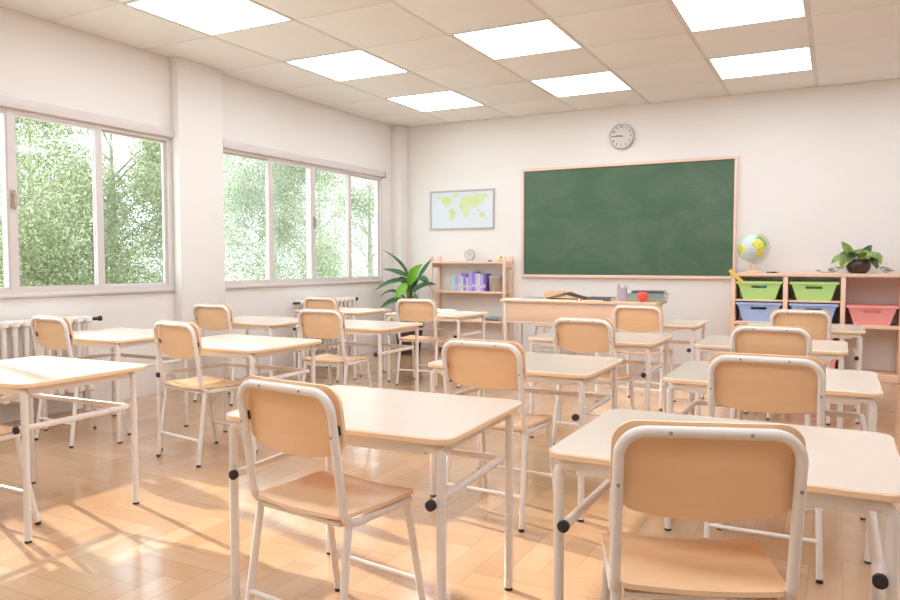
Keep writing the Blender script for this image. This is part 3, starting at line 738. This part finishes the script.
def blade(b, p0, p1, p2, w, tilt=(.3, -.8, .55), n=10, cup=.16, tipw=.0, blunt=.75):
    # leaf blade along a bent midrib, its face turned roughly towards `tilt`
    p0, p1, p2 = map(Vector, (p0, p1, p2)); prev = None
    for k in range(n+1):
        t_ = k/n; p = p0*(1-t_)**2+p1*2*t_*(1-t_)+p2*t_*t_; d = ((p1-p0)*(1-t_)+(p2-p1)*t_).normalized()
        sd = d.cross(Vector(tilt)).normalized(); up = sd.cross(d).normalized()
        ww = w*max(.03, math.sin(PI*min(1, t_*.94+.04)))**blunt*(1.12-.3*t_)
        row = [b.verts.new(p+sd*ww*.5*q+up*abs(q)*ww*cup) for q in (-1, -.5, 0, .5, 1)]
        if prev:
            for i in range(4): b.faces.new((prev[i], prev[i+1], row[i+1], row[i]))
        prev = row
LV = [((0, 0, .97), (-.03, -.02, 1.2), (-.338, -.1, 1.362), .055, 0), ((0, 0, 1.0), (-.106, -.06, 1.085), (-.298, -.16, 1.111), .10, 0), ((.03, -.02, .956), (-.199, -.1, .998), (-.419, -.2, .817), .11, 0),
      ((-.06, .03, .70), (-.262, .02, .93), (-.451, -.02, .723), .06, 0), ((-.06, -.05, .72), (-.2, -.12, .71), (-.31, -.22, .599), .12, 0), ((.02, -.04, .90), (.12, -.12, 1.06), (.27, -.12, 1.175), .20, 1),
      ((.10, .05, .98), (.2, .08, 1.126), (.285, .1, 1.245), .09, 0), ((.06, .0, .95), (.27, -.06, 1.05), (.385, -.14, .89), .12, 0), ((0, -.06, .93), (-.02, -.14, .85), (-.083, -.2, .735), .17, 1),
      ((.05, -.02, .72), (.135, -.08, .79), (.225, -.14, .725), .10, 0), ((.015, .02, .84), (-.076, 0, .968), (-.125, -.04, 1.01), .13, 0), ((.03, .03, .84), (.061, .03, .943), (.015, .02, 1.07), .13, 0),
      ((.015, .0, .84), (.09, .02, .93), (.14, .02, .975), .14, 0), ((.0, .08, .8), (.1, .25, .95), (.2, .36, .9), .12, 0), ((-.05, .08, .8), (-.15, .22, .95), (-.25, .3, .86), .12, 0)]
for a0, a1, a2, w, mt in LV:
    b0 = Vector(a0)
    b = B(); tube(b, fillet([(b0.x*.3, b0.y*.3+.01, .365), (b0.x*.45, b0.y*.45, (.37+b0.z)/2), b0], .2, 4), .008, 6); obj('stem', b, M['stem'], t)
    b = B(); blade(b, a0, a1, a2, w*(.74 if mt else .82), (.45, -.75, .5) if mt else (.15, -.7, .7), blunt=.95); obj('leaf', b, M['leaf_light' if mt else 'leaf'], t)
t = thing('trailing_plant', (.186, 8.66, 1.0852)); tag(t, 'trailing variegated plant in a dark round bowl on the storage shelf', 'plant')
b = B(); lathe(b, [(0, 0), (.07, 0), (.105, .035), (.118, .08), (.11, .125), (.1, .145), (.092, .145), (.1, .12), (0, .11)], 28); obj('bowl', b, M['pot_glass'], t)
b = B(); lathe(b, [(0, .128), (.098, .122)], 20); obj('soil', b, M['soil'], t)
rnd = random.Random(3)
pl = [((-.049, 0, .165), (-.105, -.02, .243), (-.156, -.03, .325), .10, 0), ((-.004, -.05, .15), (-.006, -.13, .23), (-.007, -.2, .20), .15, 0), ((.04, 0, .16), (.074, .02, .231), (.115, .03, .29), .085, 1),
      ((-.075, -.02, .14), (-.167, -.05, .20), (-.245, -.07, .10), .085, 0), ((-.08, -.05, .15), (-.145, -.12, .15), (-.14, -.15, .045), .10, 0), ((-.058, 0, .16), (-.113, .02, .21), (-.18, .03, .182), .09, 1),
      ((.085, 0, .16), (.172, -.03, .21), (.198, -.06, .10), .10, 0), ((.08, -.05, .15), (.138, -.1, .15), (.165, -.12, .05), .085, 1), ((.067, -.03, .17), (.119, -.08, .21), (.155, -.12, .15), .09, 0),
      ((.014, -.02, .15), (-.005, -.07, .19), (-.055, -.1, .215), .10, 0), ((.023, .02, .15), (.035, 0, .2), (.1, -.02, .215), .10, 0), ((-.057, -.04, .14), (-.094, -.1, .17), (-.12, -.13, .085), .10, 0),
      ((-.02, -.06, .16), (-.06, -.13, .20), (-.10, -.17, .15), .10, 1), ((.04, -.06, .16), (.07, -.13, .20), (.09, -.17, .15), .10, 0), ((0, .05, .16), (.02, .1, .24), (.0, .14, .25), .10, 0)]
for k, (a0, a1, a2, w, dk) in enumerate(pl):
    b0 = Vector(a0)
    b = B(); tube(b, [(b0.x*.3, b0.y*.3, .118), (b0.x*.7, b0.y*.7, b0.z), b0], .0035, 6); obj('stem', b, M['stem'], t)
    b = B(); blade(b, a0, a1, a2, w, (.1, -.75, .65)); obj('leaf', b, M['leaf_pothos_dark' if dk else 'leaf_pothos'], t)
for s, pts in ((-1, [(-.1, -.04, .14), (-.16, -.07, .05), (-.22, -.08, .012), (-.34, -.06, .012)]), (1, [(.14, -.04, .14), (.2, -.06, .05), (.235, -.07, .012), (.27, -.06, .015)])):
    b = B(); P = fillet(pts, .05, 4); tube(b, P, .003, 6); obj('vine', b, M['leaf_pothos_dark'], t)
    for k, q in enumerate((.35, .6, .75, .9, 1)):
        p = P[min(len(P)-1, int(q*len(P)))]
        b = B(); leaf(b, p+Vector((0, 0, .006)), (s*.8, -.4+.5*(k % 2), .6*(k % 2)+.2), .055, .045, .2); obj('leaf', b, M['leaf_pothos_dark'], t)

# ------------------------------------------------------------------ radiators
def radiator(y0, y1, lab):
    n = round((y1-y0)/.085); L = n*.085
    t = thing('radiator', (XL+.13, (y0+y1)/2, 0)); tag(t, lab, 'radiator', 'column radiators under the windows')
    for k in range(n):
        y = -L/2+(k+.5)*.085
        b = B()
        for x in (-.045, .045): tube(b, fillet([(x, y, .17), (x, y, .76)], .02), .019, 10)
        for z in (.19, .74):
            tube(b, [(-.062, y, z-.02), (-.05, y, z), (.05, y, z), (.062, y, z-.02)], [.02, .036, .036, .02], 12)
        obj('column', b, M['rad'], t)
    b = B()
    for z in (.19, .74): tube(b, [(0, -L/2, z), (0, L/2, z)], .024, 12)
    obj('header_pipe', b, M['rad'], t)
    b = B(); tube(b, [(0, L/2, .74), (0, L/2+.1, .74)], .014, 10); lathe(b, [(0, -.02), (.014, -.02), (.018, -.012), (.018, .012), (.012, .02), (0, .02)], 14, at=(0, L/2+.1, .74)); obj('valve', b, M['dark_metal'], t)
    b = B(); tube(b, [(0, -L/2, .74), (0, -L/2-.1, .74)], .014, 10); obj('bleed_valve', b, M['dark_metal'], t)
    for y in (-L/2+.0425, L/2-.0425):
        b = B(); tube(b, [(0, y, .17), (.0, y, .0)], [.03, .022], 10); obj('foot', b, M['rad'], t)
    b = B(); tube(b, [(0, -L/2+.2, .6), (-.128, -L/2+.2, .6)], .012, 8); tube(b, [(0, L/2-.2, .6), (-.128, L/2-.2, .6)], .012, 8); obj('wall_bracket', b, M['rad'], t)
radiator(2.65, 3.92, 'white column radiator under the left window')
radiator(6.55, 7.60, 'white column radiator under the far window beside the plant')

# ------------------------------------------------------------------ outdoors
b = B(); box(b, -40, XL-.25, -25, 45, -.9, -.7); tag(obj('outdoor_ground', b, M['ground'], smooth=False), None, None, None, 'structure')
def tree(x, y, h, cr, nleaf, mat, lab, seed):
    r = random.Random(seed); t = thing('tree', (x, y, -.7)); tag(t, lab, 'tree', 'trees outside the windows')
    b = B(); tube(b, [(0, 0, 0), (.05, .04, h*.3), (-.03, .1, h*.62), (.02, .05, h*.9)], [.1, .08, .05, .015], 10)
    obj('trunk', b, M['bark'], t)
    blobs = []
    b = B()
    for k in range(26):
        a = r.uniform(0, 2*PI); z = r.uniform(.18, 1.0)*h; rr = cr*r.uniform(.25, 1)*(1-.35*(z/h)**3)
        e = Vector((rr*math.cos(a), rr*math.sin(a), z)); blobs.append((e, r.uniform(.4, .75)*min(1, cr*.7)))
        s = Vector((0, .05, max(.3, z-rr*.7)))
        tube(b, [s, (s+e)/2+Vector((0, 0, .1)), e], [.022, .014, .005], 6)
        for q in range(4):
            e2 = e+Vector((r.gauss(0, .35), r.gauss(0, .35), r.gauss(.1, .35))); tube(b, [(s+e*2)/3, (e+e2)/2, e2], [.008, .005, .002], 5)
    obj('branches', b, M['bark'], t)
    vs, fs = [], []
    for k in range(nleaf):
        c, R = blobs[r.randrange(len(blobs))]
        while True:
            q = Vector((r.uniform(-1, 1), r.uniform(-1, 1), r.uniform(-1, 1)))
            if q.length < 1: break
        p = c+q*R*1.15; d = Vector((r.gauss(0, 1), r.gauss(0, 1), r.gauss(-.3, .8))).normalized(); sd = d.cross(Vector((r.gauss(0, 1), r.gauss(0, 1), r.gauss(0, 1)))).normalized()
        L = r.uniform(.034, .058); w = L*.34; i = len(vs)
        vs += [p, p+d*L*.5+sd*w, p+d*L, p+d*L*.5-sd*w]; fs.append((i, i+1, i+2, i+3))
    me = bpy.data.meshes.new('foliage'); me.from_pydata([tuple(v) for v in vs], [], fs); me.materials.append(M[mat])
    link_obj('foliage', me, t)
TR = [(-10.2, 6.3, 4.9, 1.5, 'tree_leaf', 'pale green leafy tree outside the left part of the near window'), (-10.9, 8.4, 4.7, 1.5, 'tree_leaf', 'pale green leafy tree outside the right part of the near window'),
      (-11.8, 10.7, 5.0, 1.7, 'tree_leaf_b', 'grey green tree partly hidden by the pillar between the windows'), (-11.4, 13.0, 4.7, 1.6, 'tree_leaf_b', 'grey green tree outside the left panes of the far window'),
      (-12.2, 15.4, 5.2, 1.7, 'tree_leaf', 'pale green tree outside the middle of the far window'), (-12.0, 17.8, 5.0, 1.7, 'tree_leaf_b', 'grey green tree outside the right pane of the far window'),
      (-14.5, 9.3, 5.4, 1.9, 'tree_leaf_b', 'farther grey green tree glimpsed behind the near window trees'), (-15.5, 15.0, 5.4, 2.0, 'tree_leaf_b', 'farther grey green tree glimpsed behind the far window trees'),
      (-15.5, 20.0, 5.4, 2.0, 'tree_leaf_b', 'farthest grey green tree at the right end of the far window')]
for i, (x, y, h, cr, m, lab) in enumerate(TR): tree(x, y, h, cr, 46000 if m == 'tree_leaf' else 30000, m, lab, 20+i)

# ------------------------------------------------------------------ light, camera
W = bpy.data.worlds.new('sky'); S.world = W; W.use_nodes = True
bg = W.node_tree.nodes['Background']; bg.inputs[0].default_value = (.80, .91, 1.0, 1); bg.inputs[1].default_value = 3.2
sun = bpy.data.lights.new('sun', 'SUN'); sun.energy = 8; sun.angle = math.radians(.8); sun.color = (1, .95, .88)
so = bpy.data.objects.new('sun', sun); C.objects.link(so)
dirv = Vector((.9686, -.249, -.463)); so.rotation_euler = dirv.to_track_quat('-Z', 'Y').to_euler(); so.location = (-20, 8, 12)
cam = bpy.data.cameras.new('camera'); co = bpy.data.objects.new('camera', cam); C.objects.link(co)
cam.sensor_width = 36; cam.lens = 737.87/900*36; cam.clip_end = 200
co.location = (0, 0, 1.2); co.rotation_euler = (PI/2-.0511, 0, .4833)
S.camera = co
S.view_settings.view_transform = 'Standard'; S.view_settings.look = 'None'; S.view_settings.gamma = 1; S.view_settings.use_curve_mapping = False
S.view_settings.exposure = 0.2
S.cycles.use_denoising = True
S.cycles.max_bounces = 10; S.cycles.diffuse_bounces = 6; S.cycles.transparent_max_bounces = 16
S.cycles.sample_clamp_indirect = 8
